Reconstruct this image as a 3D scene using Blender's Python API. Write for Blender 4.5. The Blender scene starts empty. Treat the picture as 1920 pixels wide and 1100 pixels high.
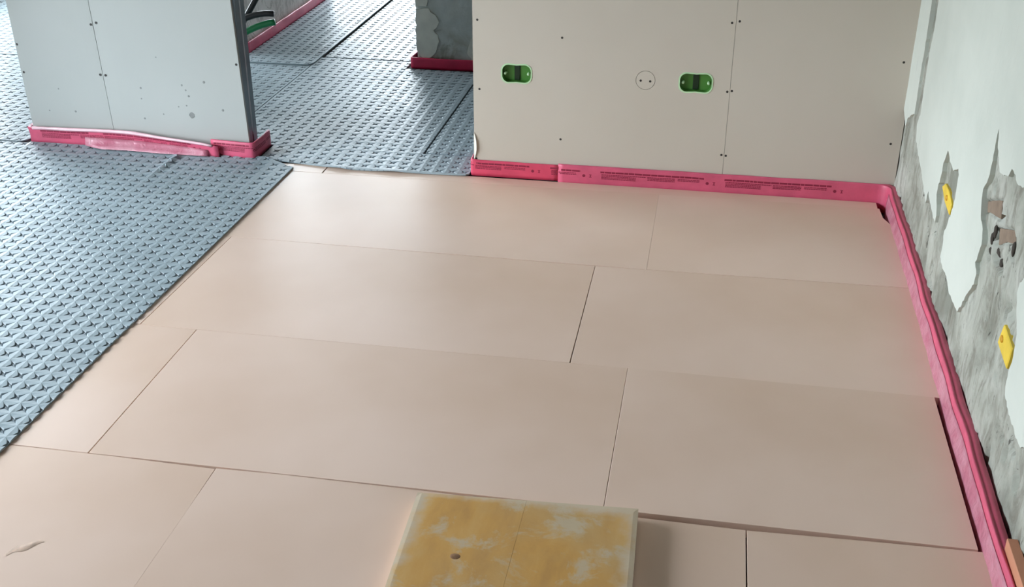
import bpy, bmesh, math, random
from mathutils import Vector, Matrix, noise
random.seed(7)
S = bpy.context.scene
COL = S.collection

# ------------------------------------------------------------------ camera
FPX, YAW, PITCH, ROLL = 2155.47, 0.172930, 0.467295, 0.0021134
cy, sy, cp, sp = math.cos(YAW), math.sin(YAW), math.cos(PITCH), math.sin(PITCH)
fwd = Vector((-sy * cp, cy * cp, -sp)); right = Vector((cy, sy, 0)); up = right.cross(fwd)
r2 = math.cos(ROLL) * right + math.sin(ROLL) * up
u2 = -math.sin(ROLL) * right + math.cos(ROLL) * up
cam_data = bpy.data.cameras.new('camera')
cam_data.sensor_fit = 'HORIZONTAL'; cam_data.sensor_width = 36.0
cam_data.lens = FPX / 1920 * 36.0
cam_data.clip_start = 0.05
cam = bpy.data.objects.new('camera', cam_data); COL.objects.link(cam)
M = Matrix((r2, u2, -fwd)).transposed().to_4x4()
M.translation = Vector((0.29125, -2.53248, 1.48189))
cam.matrix_world = M
S.camera = cam

# ------------------------------------------------------------------ world, light, exposure
world = bpy.data.worlds.new('overcast_sky'); S.world = world
world.use_nodes = True
wn = world.node_tree.nodes; wl = world.node_tree.links
wn.clear()
out = wn.new('ShaderNodeOutputWorld'); bg = wn.new('ShaderNodeBackground')
tc = wn.new('ShaderNodeTexCoord'); sep = wn.new('ShaderNodeSeparateXYZ'); ramp = wn.new('ShaderNodeValToRGB')
mapr = wn.new('ShaderNodeMapRange')
mapr.inputs[1].default_value = -1; mapr.inputs[2].default_value = 1
wl.new(tc.outputs['Generated'], sep.inputs[0]); wl.new(sep.outputs['Z'], mapr.inputs[0])
wl.new(mapr.outputs[0], ramp.inputs[0]); wl.new(ramp.outputs[0], bg.inputs[0]); wl.new(bg.outputs[0], out.inputs[0])
# overcast sky: three times as bright at the zenith as at the horizon
e = ramp.color_ramp.elements
e[0].position = 0.485; e[0].color = (0.13, 0.14, 0.135, 1)
e[1].position = 0.505; e[1].color = (0.19, 0.213, 0.23, 1)
e.new(0.68).color = (0.43, 0.48, 0.515, 1)
e.new(1.0).color = (0.84, 0.93, 1.0, 1)
bg.inputs[1].default_value = 25.0

S.view_settings.view_transform = 'Standard'
S.view_settings.look = 'None'
S.view_settings.gamma = 1.0
S.view_settings.use_curve_mapping = False
S.view_settings.exposure = 0.84
cy_ = S.cycles
cy_.max_bounces = 10; cy_.diffuse_bounces = 6; cy_.glossy_bounces = 4
cy_.transparent_max_bounces = 8
cy_.caustics_reflective = False; cy_.caustics_refractive = False
cy_.sample_clamp_indirect = 6.0

# window openings: (centre, size across, size up, direction the daylight travels)
WIN = [((-2.80, -0.55, 0.95), 2.7, 1.6, (1, 0, 0)),      # big window of the left wall
       ((-4.00, 3.20, 1.20), 1.6, 1.6, (1, 0, 0)),       # window of the room behind the stub wall
       ((-1.78, 5.00, 0.635), 0.72, 1.17, (0, -1, 0)),     # unseen hall-end window, its low shape set to limit the streak
       ((-3.05, 5.00, 1.25), 1.70, 2.40, (0, -1, 0))]
for i, (c, w, h, d) in enumerate(WIN):
    L = bpy.data.lights.new('window_portal', 'AREA'); L.shape = 'RECTANGLE'; L.size = w; L.size_y = h
    L.cycles.is_portal = True
    o = bpy.data.objects.new('window_portal', L); COL.objects.link(o)
    o.location = c
    o.rotation_euler = Vector(d).to_track_quat('-Z', 'Y').to_euler()
    o['kind'] = 'helper'

# ------------------------------------------------------------------ helpers
def link(name, mesh, parent=None):
    o = bpy.data.objects.new(name, mesh); COL.objects.link(o)
    if parent is not None: o.parent = parent
    return o
def obj(name, bm, mat, parent=None, smooth=False):
    me = bpy.data.meshes.new(name)
    bmesh.ops.recalc_face_normals(bm, faces=bm.faces[:])
    bm.to_mesh(me); bm.free()
    for m in (mat if isinstance(mat, (list, tuple)) else [mat]): me.materials.append(m)
    if smooth:
        for p in me.polygons: p.use_smooth = True
    return link(name, me, parent)
def empty(name, loc=(0, 0, 0)):
    o = bpy.data.objects.new(name, None); COL.objects.link(o); o.location = loc
    o.empty_display_size = 0.05
    return o
def tag(o, label, cat, group=None):
    o['label'] = label; o['category'] = cat
    if group: o['group'] = group
    return o
def struct(o, label=None):
    o['kind'] = 'structure'
    if label: o['label'] = label
    return o
def add_box(bm, x0, x1, y0, y1, z0, z1, bev=0.0, seg=1):
    vs = [bm.verts.new(p) for p in ((x0,y0,z0),(x1,y0,z0),(x1,y1,z0),(x0,y1,z0),(x0,y0,z1),(x1,y0,z1),(x1,y1,z1),(x0,y1,z1))]
    fs = [bm.faces.new([vs[i] for i in q]) for q in ((3,2,1,0),(4,5,6,7),(0,1,5,4),(1,2,6,5),(2,3,7,6),(3,0,4,7))]
    if bev:
        es = set(e for f in fs for e in f.edges)
        bmesh.ops.bevel(bm, geom=list(es), offset=bev, segments=seg, affect='EDGES', profile=0.5)
    return vs
def box(name, x0, x1, y0, y1, z0, z1, mat, parent=None, bev=0.0):
    bm = bmesh.new(); add_box(bm, x0, x1, y0, y1, z0, z1, bev)
    return obj(name, bm, mat, parent)
def add_prism(bm, pts, z0, z1, bev=0.0):
    """pts: xy outline; vertical prism"""
    a = [bm.verts.new((x, y, z0)) for x, y in pts]; b = [bm.verts.new((x, y, z1)) for x, y in pts]
    n = len(pts)
    top = bm.faces.new(b); bm.faces.new(a[::-1])
    for i in range(n): bm.faces.new((a[i], a[(i+1)%n], b[(i+1)%n], b[i]))
    if bev: bmesh.ops.bevel(bm, geom=list(top.edges), offset=bev, segments=2, affect='EDGES', profile=0.5)
def flat_with_holes(loops, depth, place):
    """outline + holes given as 2-d loops; a plate of that depth. place(a, b, d) -> xyz"""
    bm = bmesh.new(); es = []
    for lp in loops:
        vs = [bm.verts.new((a, b, 0)) for a, b in lp]
        es += [bm.edges.new((vs[i], vs[(i+1) % len(vs)])) for i in range(len(vs))]
    r = bmesh.ops.triangle_fill(bm, use_beauty=True, use_dissolve=False, edges=es)
    fs = [g for g in r['geom'] if isinstance(g, bmesh.types.BMFace)]
    ex = bmesh.ops.extrude_face_region(bm, geom=fs)
    for v in ex['geom']:
        if isinstance(v, bmesh.types.BMVert): v.co.z = depth
    for v in bm.verts: v.co = Vector(place(v.co.x, v.co.y, v.co.z))
    return bm
def circle(cx, cz, r, n=32, sx=1, sz=1):
    return [(cx + r*sx*math.cos(2*math.pi*i/n), cz + r*sz*math.sin(2*math.pi*i/n)) for i in range(n)]
def add_tube(bm, pts, rad, n=12, cap=True, hollow=0.0):
    rings = []
    pts = [Vector(p) for p in pts]
    for i, p in enumerate(pts):
        t = (pts[min(i+1, len(pts)-1)] - pts[max(i-1, 0)]).normalized()
        a = t.cross(Vector((0.13, 0.2, 1))).normalized(); b = t.cross(a)
        r = rad(i / (len(pts)-1)) if callable(rad) else rad
        rings.append([bm.verts.new(p + r*(math.cos(2*math.pi*k/n)*a + math.sin(2*math.pi*k/n)*b)) for k in range(n)])
    for r0, r1 in zip(rings, rings[1:]):
        for k in range(n): bm.faces.new((r0[k], r0[(k+1)%n], r1[(k+1)%n], r1[k]))
    if cap:
        for r in (rings[0], rings[-1]): bm.faces.new(r)
def jitter(pts, step, amp, seed=0):
    """subdivide a closed 2-d outline and roughen it"""
    o = []
    n = len(pts)
    for i in range(n):
        a = Vector(pts[i]); b = Vector(pts[(i+1)%n]); d = b - a
        k = max(1, int(d.length / step)); nr = Vector((-d.y, d.x)).normalized() if d.length > 0 else Vector((0, 0))
        for j in range(k):
            p = a + d * (j / k)
            p = p + nr * amp * noise.noise(Vector((p.x*70, p.y*70, seed)))
            o.append((p.x, p.y))
    return o

# ------------------------------------------------------------------ materials
class NT:
    def __init__(s, name):
        s.m = bpy.data.materials.new(name); s.m.use_nodes = True
        s.n = s.m.node_tree.nodes; s.l = s.m.node_tree.links
        s.b = s.n['Principled BSDF']
    def coord(s):
        if not hasattr(s, 'c'): s.c = s.n.new('ShaderNodeTexCoord').outputs['Object']
        return s.c
    def noise(s, scale, detail=4, rough=0.55, dist=0.0, vec=None):
        t = s.n.new('ShaderNodeTexNoise'); t.inputs['Scale'].default_value = scale; t.inputs['Detail'].default_value = detail
        t.inputs['Roughness'].default_value = rough; t.inputs['Distortion'].default_value = dist
        s.l.new(vec if vec else s.coord(), t.inputs['Vector']); return t.outputs['Fac']
    def scaled(s, sx, sy, sz):
        m = s.n.new('ShaderNodeMapping'); m.inputs['Scale'].default_value = (sx, sy, sz)
        s.l.new(s.coord(), m.inputs['Vector']); return m.outputs[0]
    def ramp(s, fac, stops):
        r = s.n.new('ShaderNodeValToRGB'); e = r.color_ramp.elements
        while len(e) < len(stops): e.new(0.5)
        for k, (p, c) in enumerate(stops):
            e[k].position = p; e[k].color = (c, c, c, 1) if isinstance(c, (int, float)) else (*c, 1)
        s.l.new(fac, r.inputs[0]); return r.outputs[0]
    def mix(s, fac, a, b):
        m = s.n.new('ShaderNodeMix'); m.data_type = 'RGBA'
        for k, v in ((0, fac), (6, a), (7, b)):
            if isinstance(v, (int, float)): m.inputs[k].default_value = v
            elif isinstance(v, tuple): m.inputs[k].default_value = (*v, 1)
            else: s.l.new(v, m.inputs[k])
        return m.outputs[2]
    def color(s, c):
        if isinstance(c, tuple): s.b.inputs['Base Color'].default_value = (*c, 1)
        else: s.l.new(c, s.b.inputs['Base Color'])
    def rough(s, r):
        if isinstance(r, (int, float)): s.b.inputs['Roughness'].default_value = r
        else: s.l.new(r, s.b.inputs['Roughness'])
    def bump(s, h, strength=0.3, dist=0.002):
        b = s.n.new('ShaderNodeBump'); b.inputs['Strength'].default_value = strength; b.inputs['Distance'].default_value = dist
        s.l.new(h, b.inputs['Height']); s.l.new(b.outputs[0], s.b.inputs['Normal'])
def srgb(r, g, b):
    f = lambda c: (c/255/12.92) if c/255 <= 0.04045 else ((c/255 + 0.055)/1.055)**2.4
    return (f(r), f(g), f(b))

def m_simple(name, c, rough=0.5, var=0.06, scale=8, bump=0.0, bscale=200, metal=0.0):
    t = NT(name); f = t.noise(scale, 5)
    d = tuple(max(0, x*(1-var*2)) for x in c); e = tuple(min(1, x*(1+var)) for x in c)
    t.color(t.ramp(f, [(0.3, d), (0.7, e)])); t.rough(rough); t.b.inputs['Metallic'].default_value = metal
    if bump: t.bump(t.noise(bscale, 3), bump, 0.001)
    return t.m

def m_board():
    t = NT('pink_foam_skin')
    base = srgb(232, 205, 190); lite = srgb(236, 209, 193); dull = srgb(222, 192, 171)
    c = t.ramp(t.noise(1.1, 4), [(0.3, dull), (0.62, lite)])
    t.color(c)
    t.rough(0.35)
    t.b.inputs['Specular IOR Level'].default_value = 0.42
    h = t.noise(2.5, 2)
    t.bump(h, 0.12, 0.01)
    return t.m
def m_mat():
    t = NT('grey_embossed_foil')
    c = t.ramp(t.noise(5, 4), [(0.3, srgb(148, 163, 171)), (0.7, srgb(162, 177, 185))])
    t.color(c); t.rough(t.ramp(t.noise(7, 3), [(0.3, 0.38), (0.7, 0.46)]))
    t.b.inputs['Specular IOR Level'].default_value = 0.20
    t.bump(t.noise(60, 2), 0.15, 0.001)
    return t.m
def m_plasterboard(name, a, b):
    t = NT(name)
    t.color(t.ramp(t.noise(1.6, 4), [(0.3, a), (0.7, b)])); t.rough(0.78)
    t.bump(t.noise(240, 2), 0.12, 0.0006)
    return t.m
def m_cement():
    t = NT('bare_cement')
    c = t.ramp(t.noise(4.5, 7, 0.62, 0.3), [(0.36, srgb(134, 136, 126)), (0.50, srgb(168, 170, 160)), (0.64, srgb(190, 192, 184))])
    v = t.scaled(1, 6, 2.2)
    d = t.ramp(t.noise(3.2, 8, 0.70, 0.8, v), [(0.48, 0.0), (0.63, 0.65)])
    c = t.mix(d, c, srgb(112, 108, 97))
    d2 = t.ramp(t.noise(7, 8, 0.72, 1.2, v), [(0.615, 0.0), (0.66, 0.9)])
    c = t.mix(d2, c, srgb(70, 68, 62))
    t.color(c); t.rough(0.92)
    t.bump(t.noise(70, 6, 0.7), 0.5, 0.004)
    return t.m
def m_plaster():
    t = NT('white_wall_plaster')
    c = t.ramp(t.noise(3, 5), [(0.3, srgb(198, 204, 196)), (0.7, srgb(212, 217, 209))])
    d = t.ramp(t.noise(7, 7, 0.7, 0.5, t.scaled(1, 4, 1)), [(0.62, 0.0), (0.78, 0.45)])
    c = t.mix(d, c, srgb(176, 178, 172)); t.color(c); t.rough(0.8)
    t.bump(t.noise(50, 5), 0.3, 0.003)
    return t.m
def m_column():
    t = NT('raw_column_concrete')
    c = t.ramp(t.noise(6, 7, 0.65, 0.5), [(0.3, srgb(164, 160, 144)), (0.5, srgb(196, 200, 196)), (0.7, srgb(212, 216, 214))])
    d = t.ramp(t.noise(9, 6, 0.7, 0.5), [(0.58, 0.0), (0.7, 0.6)])
    t.color(t.mix(d, c, srgb(120, 114, 96))); t.rough(0.9); t.bump(t.noise(60, 6), 0.5, 0.004)
    return t.m
def m_hallwall():
    t = NT('patched_grey_render')
    c = t.ramp(t.noise(5, 6), [(0.3, srgb(196, 188, 184)), (0.7, srgb(222, 216, 212))])
    d = t.ramp(t.noise(4, 7, 0.7, 1.5, t.scaled(1, 1.5, 0.8)), [(0.47, 0.0), (0.5, 0.7), (0.53, 0.0)])
    t.color(t.mix(d, c, srgb(140, 132, 126))); t.rough(0.9); t.bump(t.noise(50, 5), 0.4, 0.004)
    return t.m
def m_ply():
    t = NT('yellow_formwork_face')
    g = t.noise(3, 6, 0.6, 0.3, t.scaled(4, 1.2, 1))
    wood = t.ramp(g, [(0.3, srgb(190, 142, 78)), (0.5, srgb(208, 158, 84)), (0.7, srgb(216, 172, 106))])
    tan = t.ramp(t.noise(3.2, 4), [(0.42, 0.0), (0.60, 0.65)])
    c = t.mix(tan, wood, srgb(190, 156, 108))
    cem = t.ramp(t.noise(11, 7, 0.68, 0.4), [(0.51, 0.0), (0.62, 0.75)])
    c = t.mix(cem, c, srgb(200, 186, 162))
    # cement crust that gathers along the rim of the sheet
    uv = t.n.new('ShaderNodeUVMap').outputs[0]
    sp_ = t.n.new('ShaderNodeSeparateXYZ'); t.l.new(uv, sp_.inputs[0])
    nz = t.n.new('ShaderNodeMath'); nz.operation = 'MULTIPLY_ADD'; nz.inputs[1].default_value = 0.08; nz.inputs[2].default_value = -0.04
    t.l.new(t.noise(18, 5), nz.inputs[0])
    ad = t.n.new('ShaderNodeMath'); ad.operation = 'ADD'; t.l.new(sp_.outputs[0], ad.inputs[0]); t.l.new(nz.outputs[0], ad.inputs[1])
    rim = t.ramp(ad.outputs[0], [(0.008, 0.95), (0.038, 0.0)])
    c = t.mix(rim, c, srgb(208, 190, 166))
    t.color(c); t.rough(0.7); t.bump(t.noise(40, 6), 0.35, 0.002)
    return t.m
def m_pink(name, c, rough=0.42):
    t = NT(name)
    f = t.noise(14, 5)
    t.color(t.ramp(f, [(0.3, tuple(x*0.86 for x in c)), (0.7, tuple(min(1, x*1.08) for x in c))]))
    t.rough(rough)
    t.b.inputs['Subsurface Weight'].default_value = 0.0
    t.bump(t.noise(90, 3), 0.25, 0.002)
    return t.m
def m_film():
    t = NT('pink_clear_film')
    t.color(t.ramp(t.noise(20, 5), [(0.3, srgb(200, 118, 140)), (0.7, srgb(220, 156, 172))])); t.rough(0.22)
    t.b.inputs['Alpha'].default_value = 0.85
    t.bump(t.noise(35, 4, 0.6, 1.0), 0.7, 0.006)
    return t.m

FILML = m_simple('pale_shiny_film', srgb(240, 196, 206), 0.2, 0.05, 20, 0.5, 60)
BOARD = m_board(); MAT = m_mat(); STAR_SHADE = m_simple('shade_toned_star_foil', srgb(122, 137, 147), 0.5, 0.08, 30)  # darker star faces: recess shade painted into the foil colour
PB_BACK = m_plasterboard('back_plasterboard_paper', srgb(197, 188, 175), srgb(203, 195, 183))
PB_LEFT = m_plasterboard('stub_plasterboard_paper', srgb(172, 175, 172), srgb(180, 182, 179))
CEMENT = m_cement(); PLASTER = m_plaster(); COLUMN = m_column(); HALLW = m_hallwall()
PLY = m_ply()
PINK = m_pink('pink_edge_foam', srgb(214, 92, 122)); PINK_DEEP = m_pink('crimson_edge_foam', srgb(214, 44, 88))
PINK_MID = m_pink('rose_edge_foam', srgb(220, 76, 106))
FILM = m_film()
PRINT = m_simple('dark_red_print', srgb(142, 34, 64), 0.5)
GREENBOX = m_simple('green_box_plastic', srgb(76, 132, 58), 0.35)
GAP_SHADE = m_simple('box_gap_shade_green', srgb(14, 40, 16), 0.5)
PALEGREEN = m_simple('pale_green_rim', srgb(190, 226, 182), 0.4)
SCREW = m_simple('black_screw', srgb(44, 40, 38), 0.5)
STEEL = m_simple('galvanised_steel', srgb(150, 158, 164), 0.42, 0.08, 12, metal=0.85)
BLACKP = m_simple('black_conduit_plastic', srgb(24, 24, 30), 0.35)
GREENP = m_simple('green_conduit_plastic', srgb(16, 122, 72), 0.35)
DARKFLOOR = m_simple('dark_underlay', srgb(52, 54, 56), 0.85, 0.1)
CEIL = m_simple('ceiling_paint', srgb(170, 166, 158), 0.9)
ROOMWALL = m_simple('rough_room_wall', srgb(140, 135, 128), 0.9)
YELLOW = m_simple('yellow_plastic', srgb(236, 204, 70), 0.45, 0.08, 20)
YELLOWD = m_simple('ochre_plastic', srgb(206, 150, 24), 0.5)
BRICK = m_simple('brown_brick', srgb(140, 122, 106), 0.9, 0.12, 30, 0.5, 90)
DIRT = m_simple('dried_grey_mud', srgb(140, 142, 140), 0.85, 0.1, 60)
PAPER = m_simple('torn_white_paper', srgb(232, 230, 220), 0.8)
EDGEW = m_simple('board_edge_gypsum', srgb(206, 204, 196), 0.9)
PATCHP = m_simple('old_smooth_plaster', srgb(228, 226, 216), 0.85, 0.08, 12, 0.4, 60)

# ------------------------------------------------------------------ floor, ceiling, shell
bm = bmesh.new()
add_box(bm, -5.5, 3.0, -5.0, 7.4, -0.20, -0.036)
add_box(bm, -5.5, -1.5, -5.0, 1.45, -0.036, 0.0)
add_box(bm, -5.5, 3.0, 1.45, 7.4, -0.036, 0.0)
fl = struct(obj('floor', bm, DARKFLOOR), 'dark underlay of the floor seen in the gaps between grey mats')
struct(box('ceiling', -5.5, 3.0, -5.0, 7.4, 2.60, 2.75, CEIL))

def wall_open(name, plane, const, thick, a0, a1, holes, mat, z1=2.6):
    lo = [[(a0, -0.2), (a1, -0.2), (a1, z1), (a0, z1)]]
    for (h0, h1, b0, b1) in holes: lo.append([(h0, b0), (h1, b0), (h1, b1), (h0, b1)])
    if plane == 'x': pl = lambda a, b, d: (const + d, a, b)
    else: pl = lambda a, b, d: (a, const + d, b)
    return struct(obj(name, flat_with_holes(lo, thick, pl), mat))
wall_open('wall_left', 'x', -3.00, 0.2, -5.0, 1.00, [(-1.90, 0.80, 0.15, 1.75)], ROOMWALL)
wall_open('wall_left_far', 'x', -4.2, 0.2, 0.80, 5.0, [(2.40, 4.00, 0.40, 2.00)], ROOMWALL)
struct(box('wall_left_return', -4.2, -2.80, 1.00, 1.12, -0.2, 2.6, ROOMWALL))
wall_open('wall_far', 'y', 5.0, 0.2, -4.2, 3.0, [(-2.14, -1.42, 0.05, 1.22), (-3.90, -2.20, 0.05, 2.45)], ROOMWALL)  # unseen openings and pier, shaped to steer light onto hall floor and boards
wall_open('wall_near', 'y', -5.2, 0.2, -4.2, 3.0, [], ROOMWALL)
struct(box('wall_hall_right', 0.0, 3.0, 3.4, 3.6, -0.03, 2.6, ROOMWALL))
struct(box('wall_right_far', 2.8, 3.0, -5.0, 5.0, -0.03, 2.6, ROOMWALL))

# ------------------------------------------------------------------ right wall: bare cement with peeling plaster, bricks
XC = 0.940
b1 = [(0.115, 0.467), (-0.058, 0.537), (-0.074, 0.500), (0.023, 0.476), (0.105, 0.440)]
b2 = [(-0.074, 0.478), (-0.193, 0.525), (-0.214, 0.504), (-0.149, 0.478), (-0.091, 0.446)]
def inside(p, poly):
    c = False; n = len(poly); x, y = p
    for i in range(n):
        x1, y1 = poly[i]; x2, y2 = poly[(i+1) % n]
        if (y1 > y) != (y2 > y) and x < (x2-x1)*(y-y1)/(y2-y1)+x1: c = not c
    return c
def grow(poly, k):
    cx = sum(p[0] for p in poly)/len(poly); cz = sum(p[1] for p in poly)/len(poly)
    return [(cx+(x-cx)*k, cz+(z-cz)*k) for x, z in poly]
b1g, b2g = grow(b1, 1.12), grow(b2, 1.2)
HOLES = [(0.138, 0.445, 0.030, 0.022, 0.03), (-0.056, 0.458, 0.014, 0.020, 0.03), (-0.040, 0.438, 0.012, 0.022, 0.025), (-0.222, 0.490, 0.014, 0.026, 0.03),
         (-0.050, 0.408, 0.030, 0.016, 0.014), (-0.120, 0.430, 0.030, 0.020, 0.020), (-0.160, 0.425, 0.020, 0.020, 0.014), (-0.30, 0.385, 0.03, 0.02, 0.012), (-0.26, 0.375, 0.012, 0.03, 0.016)]
def cement_x(y, z):
    n1 = noise.fractal(Vector((y*5, z*5, 1.3)), 1.0, 2.0, 5)
    n2 = noise.fractal(Vector((y*30, z*11, 7.7)), 1.0, 2.0, 5)
    x = XC + 0.005*n1 + 0.0035*n2
    g = noise.fractal(Vector((y*22, z*9, 4.1)), 1.0, 2.0, 4)
    if g > 0.55: x += min(0.014, (g-0.55)*0.09)
    for hy, hz, ry, rz, d in HOLES:
        q = ((y-hy)/ry)**2 + ((z-hz)/rz)**2
        if q < 1: x += d*(1-q)**0.5
    if inside((y, z), b1g) or inside((y, z), b2g): x = max(x, XC+0.018)
    return x
bm = bmesh.new()
ys = [-1.40 + i*0.0065 for i in range(int(2.70/0.0065)+1)]; zs = [-0.05 + j*0.0065 for j in range(int(1.10/0.0065)+1)]
grid = [[bm.verts.new((cement_x(y, z), y, z)) for z in zs] for y in ys]
for i in range(len(ys)-1):
    for j in range(len(zs)-1):
        bm.faces.new((grid[i][j], grid[i+1][j], grid[i+1][j+1], grid[i][j+1]))
add_box(bm, XC+0.035, XC+0.20, -5.0, 1.30, -0.2, 2.6)
add_box(bm, XC+0.002, XC+0.10, -5.0, ys[0], -0.2, 2.6)
add_box(bm, XC+0.002, XC+0.10, ys[0], 1.30, zs[-1], 2.6)
wr = struct(obj('wall_right', bm, CEMENT, None, True), 'right wall of bare grey cement under torn white plaster')

SHEETS = [
 [(1.290,1.10),(1.285,0.506),(1.276,0.328),(1.198,0.292),(1.170,0.330),(1.148,0.338),(1.122,0.355),(1.073,0.371),(1.073,0.427),(1.083,0.528),(1.082,0.617),(1.088,0.721),(1.09,1.15)],
 [(0.990,1.12),(0.990,0.742),(0.976,0.655),(0.995,0.593),(0.990,0.530),(0.984,0.478),(0.978,0.401),(1.005,0.362),(0.972,0.323),(0.901,0.299),(0.822,0.285),(0.745,0.259),(0.677,0.235),(0.667,0.260),(0.663,0.276),(0.617,0.262),(0.550,0.248),(0.506,0.246),(0.502,0.268),(0.514,0.285),(0.551,0.312),(0.548,0.341),(0.537,0.362),(0.536,0.407),(0.511,0.443),(0.507,0.455),(0.460,0.440),(0.406,0.433),(0.357,0.457),(0.334,0.449),(0.332,0.419),(0.329,0.389),(0.331,0.371),(0.345,0.333),(0.363,0.292),(0.381,0.274),(0.366,0.242),(0.372,0.205),(0.322,0.195),(0.264,0.200),(0.213,0.181),(0.141,0.184),(0.088,0.187),(0.047,0.240),(0.014,0.284),(-0.009,0.311),(-0.017,0.339),(0.011,0.355),(0.000,0.380),(-0.011,0.410),(0.006,0.441),(0.042,0.459),(0.065,0.493),(0.070,0.515),(0.050,0.537),(0.039,0.560),(0.039,0.606),(0.041,0.642),(0.039,0.667),(0.015,0.633),(-0.038,0.594),(-0.073,0.600),(-0.112,0.612),(-0.128,0.636),(-0.165,0.637),(-0.187,0.624),(-0.237,0.639),(-0.60,0.66),(-1.5,0.62),(-1.5,1.05)],
 [(-0.372,0.501),(-0.352,0.478),(-0.346,0.455),(-0.368,0.421),(-0.392,0.400),(-0.405,0.377),(-0.410,0.335),(-0.402,0.307),(-0.409,0.275),(-0.416,0.260),(-0.455,0.248),(-0.496,0.243),(-0.547,0.236),(-0.575,0.240),(-0.62,0.27),(-0.75,0.30),(-0.80,0.40),(-0.70,0.52),(-0.52,0.56)],
]
for k, sh in enumerate(SHEETS):
    lp = jitter(sh, 0.010, 0.006, k*3.1)
    bm = flat_with_holes([lp], 1.0, lambda a, b, d: (d, a, b))
    for v in bm.verts:
        y, z = v.co.y, v.co.z
        fx = 0.9295 + 0.0012*noise.noise(Vector((y*9, z*9, k)))
        v.co.x = fx if v.co.x < 0.5 else fx + 0.016
    obj('plaster_sheet', bm, PLASTER, wr)
for poly, dx in ((b1, 0.004), (b2, 0.006)):
    bm = flat_with_holes([jitter(poly, 0.02, 0.003, 5)], 0.06, lambda a, b, d, dx=dx: (XC - 0.001 + dx + d, a, b))
    o = obj('brick', bm, BRICK, wr)

HOLE_SHADE = m_simple('painted_hole_shade', srgb(66, 60, 54), 0.95, 0.15, 60, 0.5, 120)  # for dark blobs that paint the shade inside the wall's holes
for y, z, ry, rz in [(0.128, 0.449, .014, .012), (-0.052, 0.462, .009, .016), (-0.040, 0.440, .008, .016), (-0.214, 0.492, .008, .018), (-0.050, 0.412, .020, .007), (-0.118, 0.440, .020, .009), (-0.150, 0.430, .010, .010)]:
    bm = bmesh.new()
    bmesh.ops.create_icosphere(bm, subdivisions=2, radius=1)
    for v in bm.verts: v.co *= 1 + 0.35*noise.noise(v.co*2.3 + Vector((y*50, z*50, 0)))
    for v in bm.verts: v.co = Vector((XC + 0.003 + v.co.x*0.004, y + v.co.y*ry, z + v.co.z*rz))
    obj('hole_shade_blob', bm, HOLE_SHADE, wr, True)
# yellow plastic pieces let into the cement
def yellow(poly, knob, label):
    bm = flat_with_holes([poly], 0.012, lambda a, b, d: (XC - 0.006 + d, a, b))
    bmesh.ops.bevel(bm, geom=[e for e in bm.edges if all(abs(v.co.x-(XC-0.006)) < 1e-5 for v in e.verts) and e.is_manifold and e.calc_face_angle(0) > 0.5], offset=0.002, segments=1, affect='EDGES')
    o = tag(obj('yellow_cover', bm, YELLOW), label, 'plastic cover')
    bm = bmesh.new(); y, z = knob
    bmesh.ops.create_uvsphere(bm, u_segments=12, v_segments=6, radius=1, matrix=Matrix.Translation((XC-0.006, y, z)) @ Matrix.Diagonal((0.004, 0.010, 0.008, 1)))
    obj('dimple', bm, YELLOWD, o, True)
yellow([(-0.291, 0.354), (-0.378, 0.345), (-0.368, 0.293), (-0.272, 0.302)], (-0.300, 0.325), 'yellow diamond-shaped plastic cover in the bare cement low on the right wall, near the camera')
yellow([(0.522, 0.346), (0.491, 0.366), (0.430, 0.366), (0.376, 0.350), (0.382, 0.320), (0.46, 0.326)], (0.44, 0.345), 'narrow yellow plastic cover in the plaster gap of the right wall, beside the far corner')

# ------------------------------------------------------------------ back wall of plasterboard
YB = 1.270
wb = empty('wall_back', (0.2, YB, 0)); struct(wb, 'beige plasterboard back wall')
def dogbone(cx, cz, w, h, waist, n=10):
    """two round-cornered lobes with a slight waist between them"""
    pts = []; r = h*0.36
    hw, hh = w/2, h/2
    for (sx, sz, a0) in ((1, 1, 0), (-1, 1, 90), (-1, -1, 180), (1, -1, 270)):
        for k in range(n+1):
            a = math.radians(a0 + 90*k/n)
            pts.append((cx + sx*(hw - r) + r*math.cos(a), cz + sz*(hh - r) + r*math.sin(a)))
        if sz == 1 and sx == 1: pts += [(cx + 0.010, cz + hh - waist*0.5), (cx, cz + hh - waist), (cx - 0.010, cz + hh - waist*0.5)]
        if sz == -1 and sx == -1: pts += [(cx - 0.010, cz - hh + waist*0.5), (cx, cz - hh + waist), (cx + 0.010, cz - hh + waist*0.5)]
    return pts
BOXES = [(-0.359, 0.379, 0.100, 0.062), (0.250, 0.3785, 0.106, 0.063)]
DISC = (0.082, 0.379)
plb = lambda a, b, d: (a, YB + d, b)
def sub_world(o):   # children of an empty away from the origin: keep world coordinates
    o.matrix_parent_inverse = o.parent.matrix_basis.inverted(); return o
def wchild(name, bm, mat, parent, smooth=False):
    bpy.context.view_layer.update()
    o = obj(name, bm, mat, parent, smooth); o.matrix_parent_inverse = parent.matrix_world.inverted(); return o
P1 = [[(-0.510, 0.0), (0.3635, 0.0), (0.3675, 2.58), (-0.514, 2.58)]] + [dogbone(cx, cz, w+0.002, h+0.002, 0.002) for cx, cz, w, h in BOXES] + [circle(DISC[0], DISC[1], 0.0329, 40)]
p1 = wchild('plasterboard_panel', flat_with_holes(P1, 0.0125, plb), PB_BACK, wb)
p2 = wchild('plasterboard_panel', flat_with_holes([[(0.3645, 0.0), (0.9375, 0.0), (0.9375, 2.58), (0.3685, 2.58)]], 0.0125, plb), PB_BACK, wb)
wchild('plasterboard_disc', flat_with_holes([circle(DISC[0], DISC[1], 0.0315, 40)], 0.0125, plb), PB_BACK, wb)
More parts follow.
